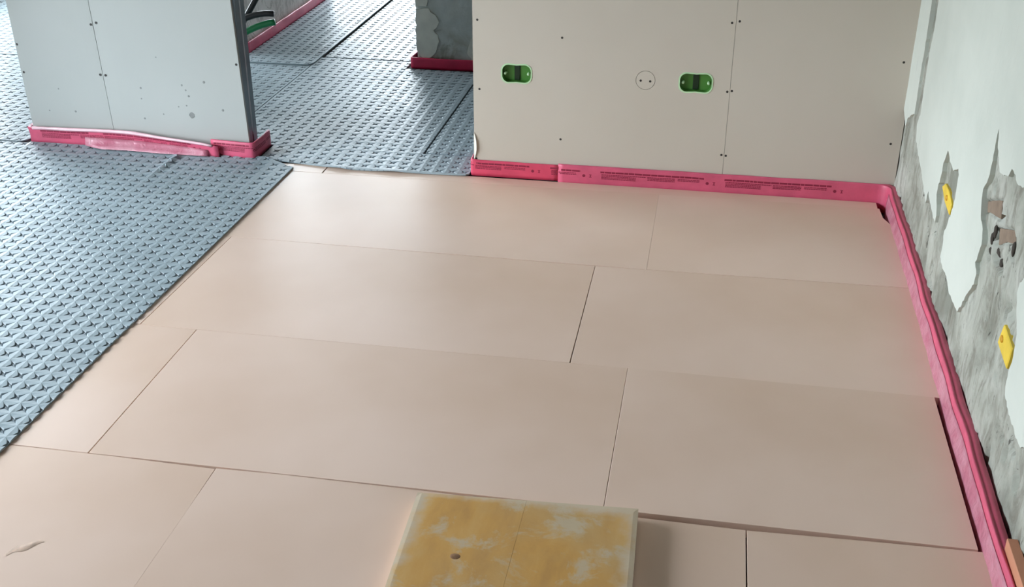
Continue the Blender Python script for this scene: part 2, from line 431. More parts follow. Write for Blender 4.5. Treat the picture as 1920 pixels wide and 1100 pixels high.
bm = bmesh.new(); add_box(bm, -0.505, 0.935, YB+0.0135, YB+0.07, 0.0, 2.58)
# behind the panels: the hollow is kept open around the socket boxes
bm.free()
bm = bmesh.new()
add_box(bm, -0.506, 0.935, YB+0.088, YB+0.1005, 0.0, 2.58)          # rear boards
wchild('rear_plasterboard', bm, PB_LEFT, wb)
for xs in (-0.505, 0.33, 0.88):
    bm = bmesh.new(); add_box(bm, xs, xs+0.05, YB+0.0128, YB+0.0878, 0.0, 2.58); wchild('steel_stud', bm, STEEL, wb)
def screw_bm(a, b, place, r=0.0042):
    bm = bmesh.new(); pts = circle(a, b, r, 10); q = circle(a, b, r*0.5, 10)
    v0 = [bm.verts.new(place(x, z, -0.0006)) for x, z in pts]; v1 = [bm.verts.new(place(x, z, 0.0)) for x, z in circle(a, b, r*1.15, 10)]
    v2 = [bm.verts.new(place(x, z, -0.0002)) for x, z in q]; v3 = [bm.verts.new(place(x, z, 0.004)) for x, z in q]
    for k in range(10):
        j = (k+1) % 10
        bm.faces.new((v1[k], v1[j], v0[j], v0[k])); bm.faces.new((v0[k], v0[j], v2[j], v2[k]))
    bm.faces.new(v2); [bm.verts.remove(v) for v in v3]
    return bm
for a, b in [(-0.494, 0.558), (-0.489, 0.318), (-0.503, 0.063), (-0.204, 0.510), (-0.202, 0.153), (0.352, 0.584), (0.376, 0.590), (0.356, 0.354), (0.371, 0.357), (0.355, 0.131), (0.370, 0.129), (0.906, 0.481), (0.905, 0.205),
             (DISC[0]-0.016, DISC[1]-0.002), (DISC[0]+0.016, DISC[1]-0.003)]:
    wchild('screw', screw_bm(a, b, plb, 0.0036), SCREW, wb)
# torn paper lip at the free end
bm = bmesh.new()
rows = []
for i in range(9):
    z = 0.060 + 0.10*i/8; wv = 0.010*math.sin(math.pi*i/8)**0.8 + 0.001
    rows.append([bm.verts.new((-0.511 + wv*t, YB - 0.001 - 0.006*math.sin(math.pi*i/8)*t*t, z)) for t in (0, 0.5, 1.0)])
for a, b in zip(rows, rows[1:]):
    for k in range(2): bm.faces.new((a[k], a[k+1], b[k+1], b[k]))
o = wchild('torn_paper', bm, PAPER, wb); o.modifiers.new('thick', 'SOLIDIFY').thickness = 0.0008

def socket_box(cx, cz, w, h, label):
    e = tag(empty('socket_box', (cx, YB, cz)), label, 'socket box', 'green socket boxes in the back wall')
    bpy.context.view_layer.update()
    # shell
    bm = bmesh.new(); o0 = dogbone(cx, cz, w, h, 0.002); o1 = dogbone(cx, cz, w*0.92, h*0.90, 0.002)
    a = [bm.verts.new((x, YB-0.0006, z)) for x, z in o0]; b = [bm.verts.new((x, YB+0.040, z)) for x, z in o1]
    n = len(a)
    for k in range(n): bm.faces.new((a[k], a[(k+1)%n], b[(k+1)%n], b[k]))
    bm.faces.new(b)
    wchild('shell', bm, GREENBOX, e)
    bm = flat_with_holes([dogbone(cx, cz, w+0.008, h+0.008, 0.003), dogbone(cx, cz, w-0.001, h-0.001, 0.002)], 0.0012, lambda p, q, d: (p, YB - 0.0013 + d, q))
    wchild('rim', bm, PALEGREEN, e)
    bm = bmesh.new(); add_box(bm, cx-0.010, cx+0.010, YB+0.016, YB+0.039, cz-h*0.44, cz+h*0.44, 0.002); wchild('gap_shade_block', bm, GAP_SHADE, e)  # dark block paints the shade of the opening between the lobes
    for s in (-1, 1):
        bm = bmesh.new(); add_tube(bm, [(cx+s*w*0.40, YB+0.004, cz-0.002), (cx+s*w*0.40, YB+0.036, cz-0.002)], 0.0045, 10); wchild('screw_post', bm, PALEGREEN, e, True)
    wchild('back_plate', flat_with_holes([dogbone(cx, cz, w*0.95, h*0.94, 0.002)], 0.004, lambda p, q, d: (p, YB + 0.020 + d, q)), GREENBOX, e)
socket_box(*BOXES[0], 'green double socket box in the back wall, nearest its free end and the hall')
socket_box(*BOXES[1], 'green double socket box in the back wall beside the round plasterboard disc')

# ------------------------------------------------------------------ stub wall of plasterboard on the left
YP = 1.310
wp = struct(empty('wall_stub', (-1.8, YP, 0)), 'free-standing plasterboard stub wall with a steel end stud')
bpy.context.view_layer.update()
plp = lambda a, b, d: (a, YP + d, b)
def tapered(x0, x1, x0t, x1t, taper_left, taper_right):
    """a board whose long edge thins towards the joint"""
    bm = bmesh.new(); n = 12
    tw = 0.050
    cols = []
    us = [0, 1]
    L_, R_ = x0, x1
    ss = sorted(set([0.0, 1.0] + ([1 - tw/(x1-x0), 1 - 0.6*tw/(x1-x0)] if taper_right else []) + ([tw/(x1-x0), 0.6*tw/(x1-x0)] if taper_left else [])))
    for s in ss:
        d = 0.0
        if taper_right and s > 1 - tw/(x1-x0) + 1e-6: d = 0.0016*(s - 1 + tw/(x1-x0))/(tw/(x1-x0))
        if taper_left and s < tw/(x1-x0) - 1e-6: d = 0.0016*(tw/(x1-x0) - s)/(tw/(x1-x0))
        col = []
        for z in (0.0, 2.58):
            t = z/0.56
            x = (x0 + (x0t-x0)*t)*(1-s) + (x1 + (x1t-x1)*t)*s
            col.append((bm.verts.new((x, YP+d, z)), bm.verts.new((x, YP+0.0125, z))))
        cols.append(col)
    for a, b in zip(cols, cols[1:]):
        bm.faces.new((a[0][0], b[0][0], b[1][0], a[1][0])); bm.faces.new((a[0][1], a[1][1], b[1][1], b[0][1]))
        bm.faces.new((a[1][0], b[1][0], b[1][1], a[1][1])); bm.faces.new((a[0][0], a[0][1], b[0][1], b[0][0]))
    for c in (cols[0], cols[-1]): bm.faces.new((c[0][0], c[1][0], c[1][1], c[0][1]))
    return bm
wchild('plasterboard_panel', tapered(-2.243, -1.9105, -2.258, -1.9335, False, True), PB_LEFT, wp)
wchild('plasterboard_panel', tapered(-1.9090, -1.372, -1.9315, -1.388, True, False), PB_LEFT, wp)
bm = bmesh.new(); add_box(bm, -2.24, -1.386, YP+0.0975, YP+0.110, 0.0, 2.58); wchild('rear_plasterboard', bm, PB_LEFT, wp)
# U-shaped steel stud closing the end: web towards the hall, two lips
bm = bmesh.new()
prof = [(-1.3800, YP+0.0128), (-1.3800, YP+0.0972), (-1.425, YP+0.0972), (-1.425, YP+0.0966), (-1.3806, YP+0.0966), (-1.3806, YP+0.062), (-1.3835, YP+0.058), (-1.3835, YP+0.052), (-1.3806, YP+0.048), (-1.3806, YP+0.0134), (-1.425, YP+0.0134), (-1.425, YP+0.0128)]
prof = [(-1.3800, YP+0.0128), (-1.3800, YP+0.046), (-1.3830, YP+0.050), (-1.3830, YP+0.060), (-1.3800, YP+0.064), (-1.3800, YP+0.0972), (-1.425, YP+0.0972), (-1.425, YP+0.0960), (-1.3812, YP+0.0960), (-1.3812, YP+0.0645), (-1.3842, YP+0.0605), (-1.3842, YP+0.0495), (-1.3812, YP+0.0455), (-1.3812, YP+0.0140), (-1.425, YP+0.0140), (-1.425, YP+0.0128)]
add_prism(bm, prof, 0.0, 2.58); wchild('steel_stud', bm, STEEL, wp)
bm = bmesh.new(); add_box(bm, -2.235, -2.19, YP+0.0135, YP+0.0970, 0.0, 2.58); wchild('steel_stud', bm, STEEL, wp)
for a, b in [(-1.392, 0.348), (-1.936, 0.469), (-1.914, 0.476), (-1.931, 0.283), (-1.910, 0.282), (-2.246, 0.382), (-2.240, 0.277)]:
    wchild('screw', screw_bm(a, b, lambda p, q, d: (p, YP + d - 0.0002, q)), SCREW, wp)
def splash(a, b, r):
    bm = bmesh.new()
    c = bm.verts.new((a, YP-0.0022*min(1, r/0.006), b)); n = 14
    ring = []
    for k in range(n):
        rr = r*(1 + 0.18*noise.noise(Vector((k*1.3, a*40, b*40))))
        ring.append(bm.verts.new((a + rr*math.cos(2*math.pi*k/n), YP-0.0003, b + rr*math.sin(2*math.pi*k/n))))
    for k in range(n): bm.faces.new((c, ring[k], ring[(k+1)%n]))
    return bm
wchild('mud_splash', splash(-1.588, 0.147, 0.0115), DIRT, wp, True)
for a, b, r in [(-1.613, 0.260, .004), (-1.600, 0.242, .0035), (-1.591, 0.220, .004), (-1.463, 0.173, .005), (-1.777, 0.241, .0045), (-1.604, 0.183, .003), (-1.636, 0.177, .003), (-1.525, 0.276, .005), (-1.778, 0.124, .004), (-2.056, 0.135, .004), (-2.163, 0.133, .003), (-1.70, 0.36, .003), (-1.78, 0.20, .003), (-1.70, 0.145, .003), (-2.11, 0.22, .003)]:
    wchild('mud_splash', splash(a, b, r), DIRT, wp, True)

# ------------------------------------------------------------------ hall: left wall, column
wh = struct(obj('wall_hall_left', flat_with_holes([[(2.68, -0.02), (4.0, -0.02), (4.0, 2.6), (2.68, 2.6)], [(2.73, 0.48), (3.96, 0.48), (3.96, 2.52), (2.73, 2.52)]], 0.168, lambda a, b, d: (-2.10 + d, a, b)), HALLW), 'patched grey wall of the hall behind the stub wall')  # unseen opening in the wall, added so window light reaches the boards
bm = bmesh.new(); add_box(bm, -2.09, -1.928, 2.655, 2.682, 0.02, 0.28, 0.003); obj('brick', bm, BRICK, wh)

YC = 2.585
def rough_block(x0, x1, y0, y1, z0, z1, step, amp):
    bm = bmesh.new(); nx = max(1, int((x1-x0)/step)); nz = max(1, int((z1-z0)/step))
    def P(x, y, z):
        d = amp*noise.fractal(Vector((x*14, y*14, z*14)), 1.0, 2.0, 4)
        return (x, y + d, z)
    g = [[bm.verts.new(P(x0 + (x1-x0)*i/nx, y0, z0 + (z1-z0)*j/nz)) for j in range(nz+1)] for i in range(nx+1)]
    for i in range(nx):
        for j in range(nz): bm.faces.new((g[i][j], g[i+1][j], g[i+1][j+1], g[i][j+1]))
    add_box(bm, x0, x1, y0+0.012, y1, z0, 2.6)
    # sides joining the rough face to the body
    for i in (0, nx):
        for j in range(nz):
            a, b = g[i][j], g[i][j+1]
            c = bm.verts.new((a.co.x, y0+0.03, b.co.z)); d = bm.verts.new((a.co.x, y0+0.03, a.co.z))
            bm.faces.new((a, b, c, d))
    return bm
col = struct(obj('column', rough_block(-1.050, -0.30, YC, 3.25, 0.0, 1.0, 0.012, 0.010), COLUMN, None, True), 'raw concrete column with scraps of old plaster at the end of the hall mats')
for k, poly in enumerate([[(-1.048,0.277),(-0.987,0.282),(-0.980,0.266),(-0.957,0.254),(-0.946,0.221),(-0.952,0.198),(-0.973,0.180),(-0.952,0.164),(-0.946,0.147),(-0.954,0.093),(-0.980,0.061),(-0.994,0.050),(-1.022,0.049),(-1.045,0.068),(-1.052,0.116),(-1.052,0.217)],
             [(-1.052,0.60),(-0.97,0.60),(-0.992,0.318),(-1.000,0.292),(-1.052,0.288)],
             [(-0.70,0.20),(-0.785,0.170),(-0.810,0.113),(-0.812,0.086),(-0.792,0.050),(-0.70,0.05)]]):
    bm = flat_with_holes([jitter(poly, 0.012, 0.006, k+9)], 0.022, lambda a, b, d: (a, YC - 0.010 + d, b))
    obj('plaster_scrap', bm, PATCHP, col)

# ------------------------------------------------------------------ pink insulation boards of the work area
GRP = 'pink insulation boards laid over the floor'
T = 0.034
def board(pts, label, z=0.0, skew=0.0, bev=0.0006):
    cx = sum(p[0] for p in pts)/len(pts); cy0 = sum(p[1] for p in pts)/len(pts)
    bm = bmesh.new()
    add_prism(bm, [(x-cx, y-cy0) for x, y in pts], -T, 0.0, bev)
    o = tag(obj('insulation_board', bm, BOARD), label, 'insulation board', GRP)
    o.location = (cx, cy0, z); o.rotation_euler = (0, skew, 0)
    return o
board([(-1.45, 1.197), (-1.057, 1.189), (-1.057, 1.262), (-1.45, 1.262)], 'short sliver of pink board under the grey threshold mat at the far left corner', 0.0004)
board([(-1.0535, 1.1915), (0.885, 1.2015), (0.885, 1.2555), (-1.0535, 1.2555)], 'narrow pink board strip along the foot of the printed pink edge strip', -0.0006)
board([(-1.45, 0.600), (0.1534, 0.5892), (0.1537, 1.1970), (-1.053, 1.1878), (-1.45, 1.1880)], 'long pink board of the far row with the bright window streak across it', 0.0, 0.0, 0.0002)
board([(0.1542, 0.5892), (0.912, 0.5995), (0.914, 1.060), (0.893, 1.12), (0.890, 1.2005), (0.1540, 1.1970)], 'pink board of the far row in the corner where the edge strip turns', 0.0, 0.0, 0.0002)
board([(-1.45, 0.003), (-1.1765, 0.001), (-1.1590, 0.5965), (-1.45, 0.597)], 'thin pink board sliver showing along the grey mat beside the second row', 0.0002)
board([(-1.1745, 0.0000), (-0.0018, 0.0008), (-0.0006, 0.5855), (-1.1575, 0.5965)], 'long pink board of the second row from the back, left of its slanting joint', 0.0, 0.0006)
board([(0.0010, 0.0010), (0.906, -0.0085), (0.912, 0.5975), (0.0010, 0.5862)], 'pink board of the second row from the back, against the right edge strip', -0.0004)
board([(-1.45, -0.586), (-1.0140, -0.5875), (-1.0130, -0.0008), (-1.45, -0.000)], 'short cut pink board at the left of the third row beside the grey mat', 0.0)
board([(-1.0112, -0.588), (0.1455, -0.5875), (0.1470, -0.0010), (-1.0110, -0.0010)], 'full-length pink board in the middle of the third row from the back', 0.0003)
board([(0.1470, -0.588), (0.893, -0.590), (0.893, -0.0105), (0.1482, -0.0006)], 'pink board at the right end of the third row beside the open gap', 0.001)
b4 = board([(-1.90, -1.175), (-0.7069, -1.175), (-0.7069, -0.735), (-0.7082, -0.596), (-0.95, -0.5905), (-1.90, -0.5885)], 'scuffed pink board with a torn spot at the front left of the boards', 0.0, 0.0, 0.0002)
board([(-0.7067, -1.175), (0.4378, -1.175), (0.4385, -0.602), (0.22, -0.600), (-0.24, -0.5905), (-0.55, -0.5895), (-0.7066, -0.5935)], 'pink board of the front row lying under the yellow formwork sheet', -0.002, 0.0036, 0.0002)
board([(0.4415, -1.175), (0.925, -1.175), (0.911, -0.593), (0.70, -0.596), (0.4415, -0.602)], 'pink board of the front row right of the yellow formwork sheet', -0.0025, -0.007)
# torn spot
bm = bmesh.new()
rows = []
for i in range(8):
    t = i/7
    x = -0.996 + 0.052*t; y = -0.945 + 0.05*t + 0.006*math.sin(t*9)
    w = 0.018*math.sin(math.pi*(0.1+0.85*t))
    rows.append([bm.verts.new((x - 0.6*w*s, y + w*s, 0.0004 + 0.0014*math.sin(math.pi*s)*math.sin(math.pi*t))) for s in (0, 0.33, 0.66, 1.0)])
for a, b in zip(rows, rows[1:]):
    for k in range(3): bm.faces.new((a[k], a[k+1], b[k+1], b[k]))
bpy.context.view_layer.update()
TORN = m_simple('torn_foam', srgb(224, 194, 174), 0.6, 0.15, 60)
o = wchild('torn_skin', bm, TORN, b4, True)

# ------------------------------------------------------------------ grey star-embossed mats
PIT = 0.04665; OX, OY = -1.340, -0.127
STAR = []
for k in range(4):
    a = math.radians(45 + 90*k); STAR.append((0.43*math.cos(a), 0.43*math.sin(a)))
    a = math.radians(90 + 90*k); STAR.append((0.165*math.cos(a), 0.165*math.sin(a)))
def mat(cuts, x0, x1, y0, y1, label, z=0.0006, th=0.006, hfun=None, skirt=True):
    """star cells on the common lattice, clipped by half-planes (px, py, nx, ny): keeps the side the normal points away from"""
    bm = bmesh.new()
    i0, i1 = math.floor((x0-OX)/PIT - 0.5), math.ceil((x1-OX)/PIT + 0.5)
    j0, j1 = math.floor((y0-OY)/PIT - 0.5), math.ceil((y1-OY)/PIT + 0.5)
    cache = {}
    def V(x, y, z_):
        k = (round(x*2), round(y*2))
        if k not in cache: cache[k] = bm.verts.new((OX + x*PIT, OY + y*PIT, z_))
        return cache[k]
    for i in range(i0, i1+1):
        for j in range(j0, j1+1):
            rim = [V(i+.5, j+.5, 0.0), V(i, j+.5, -0.0004), V(i-.5, j+.5, 0.0), V(i-.5, j, -0.0007), V(i-.5, j-.5, 0.0), V(i, j-.5, -0.0007), V(i+.5, j-.5, 0.0), V(i+.5, j, -0.0007)]
            jx = 0.03*noise.noise(Vector((i*3.1, j*2.7, 0))); sc = 1 + 0.10*noise.noise(Vector((i*1.7, j*4.7, 5)))
            dp = -0.0044 + 0.0012*noise.noise(Vector((i*2.3, j*1.9, 9)))
            st = [bm.verts.new((OX + (i+jx+a*sc)*PIT, OY + (j+b*sc)*PIT, -0.0013)) for a, b in STAR]
            bt = [bm.verts.new((OX + (i+jx+a*sc*0.66)*PIT, OY + (j+b*sc*0.66)*PIT, dp)) for a, b in STAR]
            ce = bm.verts.new((OX + (i+jx)*PIT, OY + j*PIT, dp + 0.0014))
            for k in range(8):
                n = (k+1) % 8
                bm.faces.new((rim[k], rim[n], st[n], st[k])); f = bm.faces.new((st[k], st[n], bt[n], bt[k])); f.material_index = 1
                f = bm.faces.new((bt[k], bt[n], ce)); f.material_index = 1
    for px, py, nx, ny in cuts:
        bmesh.ops.bisect_plane(bm, geom=bm.verts[:] + bm.edges[:] + bm.faces[:], dist=1e-5, plane_co=(px, py, 0), plane_no=(nx, ny, 0), clear_outer=True)
    if skirt:
        be = [e for e in bm.edges if e.is_boundary]
        ex = bmesh.ops.extrude_edge_only(bm, edges=be)
        for v in ex['geom']:
            if isinstance(v, bmesh.types.BMVert): v.co.z = -th
    for v in bm.verts:
        h = 0.0012*noise.noise(Vector((v.co.x*3, v.co.y*3, 2.2)))
        if hfun: h += hfun(v.co.x, v.co.y)
        v.co.z += th + max(h, -0.0002) if v.co.z > -th + 1e-6 else th + (hfun(v.co.x, v.co.y)*0.9 if hfun else 0)
    cxm, cym = (x0+x1)/2, (y0+y1)/2
    for v in bm.verts: v.co.x -= cxm; v.co.y -= cym
    o = obj('floor_mat', bm, [MAT, STAR_SHADE]); o.location = (cxm, cym, z)
    return tag(o, label, 'floor mat', 'grey star-embossed floor mats')
def rect_cuts(x0, x1, y0, y1, corners=()):
    c = [(x0, y0, -1, 0), (x1, y0, 1, 0), (x0, y0, 0, -1), (x0, y1, 0, 1)]
    for sx, sy, r in corners:
        cx = (x0 + r) if sx < 0 else (x1 - r); cyy = (y0 + r) if sy < 0 else (y1 - r)
        for a in (22, 45, 68):
            nx, ny = sx*math.cos(math.radians(a)), sy*math.sin(math.radians(a))
            c.append((cx + r*nx, cyy + r*ny, nx, ny))
    return c
# main mat: its right edge runs slightly askew; a crease near the stub wall; its rear edge curls a little
def crease(x, y):
    t = max(0.0, min(1.0, (y - 1.0)/0.28))
    d = (x + 1.638 - 0.05*(y-1.06))
    c = 0.014*t*math.exp(-(d/0.016)**2) if d < 0 else 0.014*t*math.exp(-(d/0.006)**2)
    q = max(0.0, (y - 1.22)/0.09)
    return c + 0.010*q*q*(1 if x > -2.25 else 0)
ex, ey = (-1.172, 1.26), (-1.205, -0.625)
dx, dy = ey[0]-ex[0], ey[1]-ex[1]; L_ = math.hypot(dx, dy)
mat([(ex[0], ex[1], -dy/L_, dx/L_), (-3.2, 0, -1, 0), (0, -1.5, 0, -1), (0, 1.288, 0, 1), (-1.30, 1.288, 0.5, 0.87)] + [], -3.2, -1.165, -1.5, 1.285,
    'big grey star-embossed mat between the stub wall and the pink boards', hfun=crease)
mat(rect_cuts(-4.0, -2.283, 1.302, 2.44, [(1, -1, 0.045)]), -4.0, -2.283, 1.302, 2.44, 'grey mat with a rounded corner passing left of the stub wall', z=0.0008)
mat(rect_cuts(-4.0, -2.12, 2.450, 4.6), -4.0, -2.12, 2.450, 4.6, 'grey mat of the bright room behind the stub wall, beyond the rounded-corner mat')
def curl(x, y):
    e = max(0.0, (1.30-y)/0.07)
    return 0.0004 + e*e*(0.006*math.exp(-((x+1.01)/0.04)**2) + 0.005*math.exp(-((x+0.80)/0.05)**2) + 0.004*math.exp(-((x+0.53)/0.03)**2))
mat([(-1.300, 1.283, -0.15, -1), (-1.06, 1.228, -0.05, -1), (-0.80, 1.240, 0.035, -1), (-0.528, 0, 1, 0), (0, 1.432, 0, 1), (-1.328, 0, -1, 0), (-0.545, 1.243, 0.7, -0.7)], -1.328, -0.528, 1.20, 1.432,
    'pale grey mat strip across the hall threshold, lapping over the pink boards', z=0.0010, hfun=curl)
mat(rect_cuts(-1.548, -0.743, 1.436, 2.350), -1.548, -0.743, 1.436, 2.350, 'large grey mat in the hall left of the long black seam')
mat(rect_cuts(-0.735, -0.30, 1.450, 2.545), -0.735, -0.30, 1.450, 2.545, 'dark grey mat in the hall between the long black seam and the back wall end')
mat(rect_cuts(-1.548, -1.10, 2.354, 2.664), -1.548, -1.10, 2.354, 2.664, 'grey mat piece in the hall left of the column foot')
mat(rect_cuts(-1.098, -0.743, 2.354, 2.545), -1.098, -0.743, 2.354, 2.545, 'shaded grey mat piece in front of the column foot')
mat(rect_cuts(-2.6, -1.553, 1.44, 2.560), -2.6, -1.553, 1.44, 2.560, 'grey mat in the hall behind the end of the stub wall')
mat(rect_cuts(-1.905, -1.545, 2.510, 5.0, [(1, -1, 0.05)]), -1.905, -1.545, 2.510, 5.0, 'light grey rounded-corner mat along the hall left wall', z=0.0075)
mat(rect_cuts(-1.53, -0.2, 2.668, 5.0), -1.53, -0.2, 2.668, 5.0, 'bright grey mat at the far end of the hall, beside the column', z=0.0030)

# ------------------------------------------------------------------ pink edge strips
def arc(cx, cy0, r, a0, a1, n=6):
    return [(cx + r*math.cos(math.radians(a0 + (a1-a0)*k/n)), cy0 + r*math.sin(math.radians(a0 + (a1-a0)*k/n))) for k in range(n+1)]
def resample(path, step):
    o = []
    for a, b in zip(path, path[1:]):
        a, b = Vector(a), Vector(b); k = max(1, int((b-a).length/step))
        for j in range(k): o.append(a + (b-a)*(j/k))
    o.append(Vector(path[-1])); return o
class Strip:
    """foam strip standing along a plan path; the room lies to the right of the path's direction"""
    def __init__(s, path, h, th=0.008, z0=0.0, wav=0.0015, lean=None, ztop=None, seed=0, double=False):
        s.double = double; s.p = resample(path, 0.02); s.h, s.th, s.z0 = h, th, z0
        s.u = [0.0]
        for a, b in zip(s.p, s.p[1:]): s.u.append(s.u[-1] + (b-a).length)
        s.n = []
        for i in range(len(s.p)):
            t = (s.p[min(i+1, len(s.p)-1)] - s.p[max(i-1, 0)]).normalized(); s.n.append(Vector((t.y, -t.x)))
        s.wav, s.lean, s.ztop, s.seed = wav, lean, ztop, seed
    def front(s, i, v, off=0.0):
        """point on the visible face, v = 0 foot .. 1 top"""
        w = s.wav*noise.noise(Vector((s.u[i]*7, s.seed, v*1.5)))*(0.3+v)
        w += (s.lean(s.p[i], s.u[i])*v*v if s.lean else 0)
        q = s.p[i] + s.n[i]*(w + off)
        h = s.h + (s.ztop(s.p[i], s.u[i]) if s.ztop else 0) + s.wav*0.6*noise.noise(Vector((s.u[i]*6, s.seed+4, 0)))
        return Vector((q.x, q.y, s.z0 + (h - s.z0)*v))
    def at(s, u, v, off=0.0):
        for i in range(len(s.u)-1):
            if s.u[i+1] >= u:
                f = (u - s.u[i])/max(1e-9, s.u[i+1]-s.u[i])
                return s.front(i, v, off).lerp(s.front(i+1, v, off), f)
        return s.front(len(s.u)-1, v, off)
    def mesh(s):
        bm = bmesh.new(); prev = None
        vs = [(0.0, 0.0), (0.25, 0.0), (0.5, 0.0), (0.75, 0.0), (0.93, 0.0), (0.985, -0.0016), (1.0, -0.004)]
        for i in range(len(s.p)):
            ring = [bm.verts.new(s.front(i, v, o)) for v, o in vs]
            if s.double: ring += [bm.verts.new(s.front(i, 0.965, -0.0075)), bm.verts.new(s.front(i, 0.955, -0.0085)), bm.verts.new(s.front(i, 0.98, -0.0110))]
            ring += [bm.verts.new(s.front(i, 0.985, -s.th+0.001)), bm.verts.new(s.front(i, 0.9, -s.th)), bm.verts.new(s.front(i, 0.0, -s.th))]
            if prev:
                for k in range(len(ring)): bm.faces.new((prev[k], prev[(k+1)%len(ring)], ring[(k+1)%len(ring)], ring[k]))
            else: bm.faces.new(ring)
            prev = ring
        bm.faces.new(prev[::-1]); return bm
    def print_marks(s, bm, u0, u1, v_top=0.80, seed=0):
        """one repeat of the printed band: bold header, blocks of fine lines, two round symbols"""
        rnd = random.Random(seed)
        k = 1.0/(s.h - s.z0)
        def quad(a, b, z, hh):
            if a < 0.0 or b > s.u[-1]: return
            n = max(1, int((b-a)/0.02)); off = 0.0004
            for j in range(n):
                p, q = a + (b-a)*j/n, a + (b-a)*(j+1)/n
                vs_ = [bm.verts.new(s.at(p, z - hh/2, off)), bm.verts.new(s.at(q, z - hh/2, off)), bm.verts.new(s.at(q, z + hh/2, off)), bm.verts.new(s.at(p, z + hh/2, off))]
                bm.faces.new(vs_)
        def line(a, b, z, hh, wmin, wmax, gap):
            x = a
            while x < b:
                w = rnd.uniform(wmin, wmax); quad(x, min(x + w, b), z, hh); x += w + gap
        P = u1 - u0
        line(u0, u0 + 0.36*P/0.43, v_top, 0.0062*k, 0.010, 0.030, 0.0018)
        for r in range(4):
            z_ = v_top - (0.0085 + 0.0050*r)*k
            line(u0 + 0.004, u0 + (0.125 if r else 0.16), z_, 0.0032*k, 0.003, 0.009, 0.0011)
            if r < 3: line(u0 + 0.165, u0 + 0.26, z_, 0.0030*k, 0.004, 0.012, 0.0012)
            if r < 2: line(u0 + 0.27, u0 + 0.345, z_, 0.0028*k, 0.004, 0.012, 0.0012)
        for j, cx in enumerate((u0 + 0.372*P/0.43, u0 + 0.395*P/0.43)):
            z = v_top - 0.016*k; r = 0.0054
            if cx + r > s.u[-1] or cx < r: continue
            if j == 0:
                c = [bm.verts.new(s.at(cx + r*math.cos(a*math.pi/6), z + r*k*math.sin(a*math.pi/6), 0.0004)) for a in range(12)]; bm.faces.new(c)
            else:
                quad(cx - r*0.8, cx + r*0.8, z + r*k*0.8, 0.002*k); quad(cx - r*0.8, cx + r*0.8, z - r*k*0.8, 0.002*k); quad(cx - r*0.3, cx + r*0.3, z, r*k*1.2)

def add_strip(st, label, mat_, prints=(), group='pink perimeter edge strips', film=None, lip=None):
    o = tag(obj('edge_strip', st.mesh(), mat_, None, True), label, 'edge strip', group)
    if prints:
        bm = bmesh.new()
        for k, (a, b) in enumerate(prints): st.print_marks(bm, a, b, seed=k + len(label))
        q = obj('printed_text', bm, PRINT, o); q['label'] = 'dark red product print in rows'; q['kind'] = 'stuff'
    if film:
        bm = bmesh.new(); prev = None
        for i in range(len(st.p)):
            prof = film(st, i)
            if prof is None: prev = None; continue
            ring = [bm.verts.new(p) for p in prof]
            if prev:
                for k in range(len(ring)-1): bm.faces.new((prev[k], prev[k+1], ring[k+1], ring[k]))
            prev = ring
        f = obj('film_apron', bm, FILM, o, True); f['label'] = 'pale pink crinkled plastic film'
        m = f.modifiers.new('thick', 'SOLIDIFY'); m.thickness = 0.0006
    if lip:
        bm = bmesh.new(); prev = None
        for i in range(len(st.p)):
            if not lip(st.p[i]): prev = None; continue
            w = noise.noise(Vector((st.u[i]*26, 8.1, 0)))*0.5 + 0.5
            ring = [bm.verts.new(st.front(i, v, o_)) for v, o_ in ((0.86, 0.0008), (0.95, 0.0022 + 0.002*w), (1.04 + 0.04*w, 0.0005), (1.05 + 0.03*w, -0.006), (0.98, -0.0095))]
            if prev:
                for k in range(4): bm.faces.new((prev[k], prev[k+1], ring[k+1], ring[k]))
            prev = ring
        f = obj('film_lip', bm, FILML, o, True); f['label'] = 'shiny pale film folded over the top'
        f.modifiers.new('thick', 'SOLIDIFY').thickness = 0.0005
    return o

# back wall, first piece: wraps the free end of the wall
YS = 1.2600
pathA = [(-0.524, 1.46)] + arc(-0.512, 1.272, 0.012, 180, 270, 5) + [(-0.205, YS)]
sA = Strip(pathA, 0.060, 0.008, 0.001, 0.002, seed=1, ztop=lambda p, u: 0.003 if p.x < -0.5 else 0)
uA = sA.u[-1]
add_strip(sA, 'short deep pink edge strip wrapping the free end of the back wall at the hall', PINK_MID, [(uA - 0.465, uA - 0.035), (uA - 0.03, uA + 0.4)])
# second piece: along the wall, round the corner, then along the right wall
def lean_r(p, u):
    return 0.0
pathB = [(-0.207, YS-0.0015), (0.865, YS+0.001)] + arc(0.880, 1.222, 0.038, 84, 4, 7) + [(0.919, 1.10), (0.918, 0.6), (0.914, 0.1), (0.911, -0.35), (0.910, -0.70), (0.912, -1.30)]
def ztop_r(p, u):
    return 0.006*noise.noise(Vector((u*3.2, 0.7, 3))) if p.y < 1.2 else 0.002
sB = Strip(pathB, 0.062, 0.026, -0.034, 0.003, seed=2, ztop=ztop_r, double=True)
uc = [u for u, p in zip(sB.u, sB.p) if p.x < 0.865][-1]
def film_r(st, i):
    p = st.p[i]
    if p.y > 1.225 : return None
    u = st.u[i]
    w = 0.5 + 0.5*noise.noise(Vector((u*9, 1.1, 0))); w2 = noise.noise(Vector((u*30, 2.2, 0)))
    n = st.n[i]
    top = st.front(i, 0.80, 0.0010); k = max(0.0, min(1.0, (1.225 - p.y)/0.05))
    reach = (0.004 + 0.006*w + 0.0018*w2)*k
    a = st.front(i, 0.62, 0.0025 + 0.002*w*k); b = st.front(i, 0.42, 0.003 + reach*0.7); c = st.front(i, 0.24 + 0.06*w2, 0.002 + reach)
    return [top, a, b, c, st.front(i, 0.02, 0.006 + reach*0.5)]
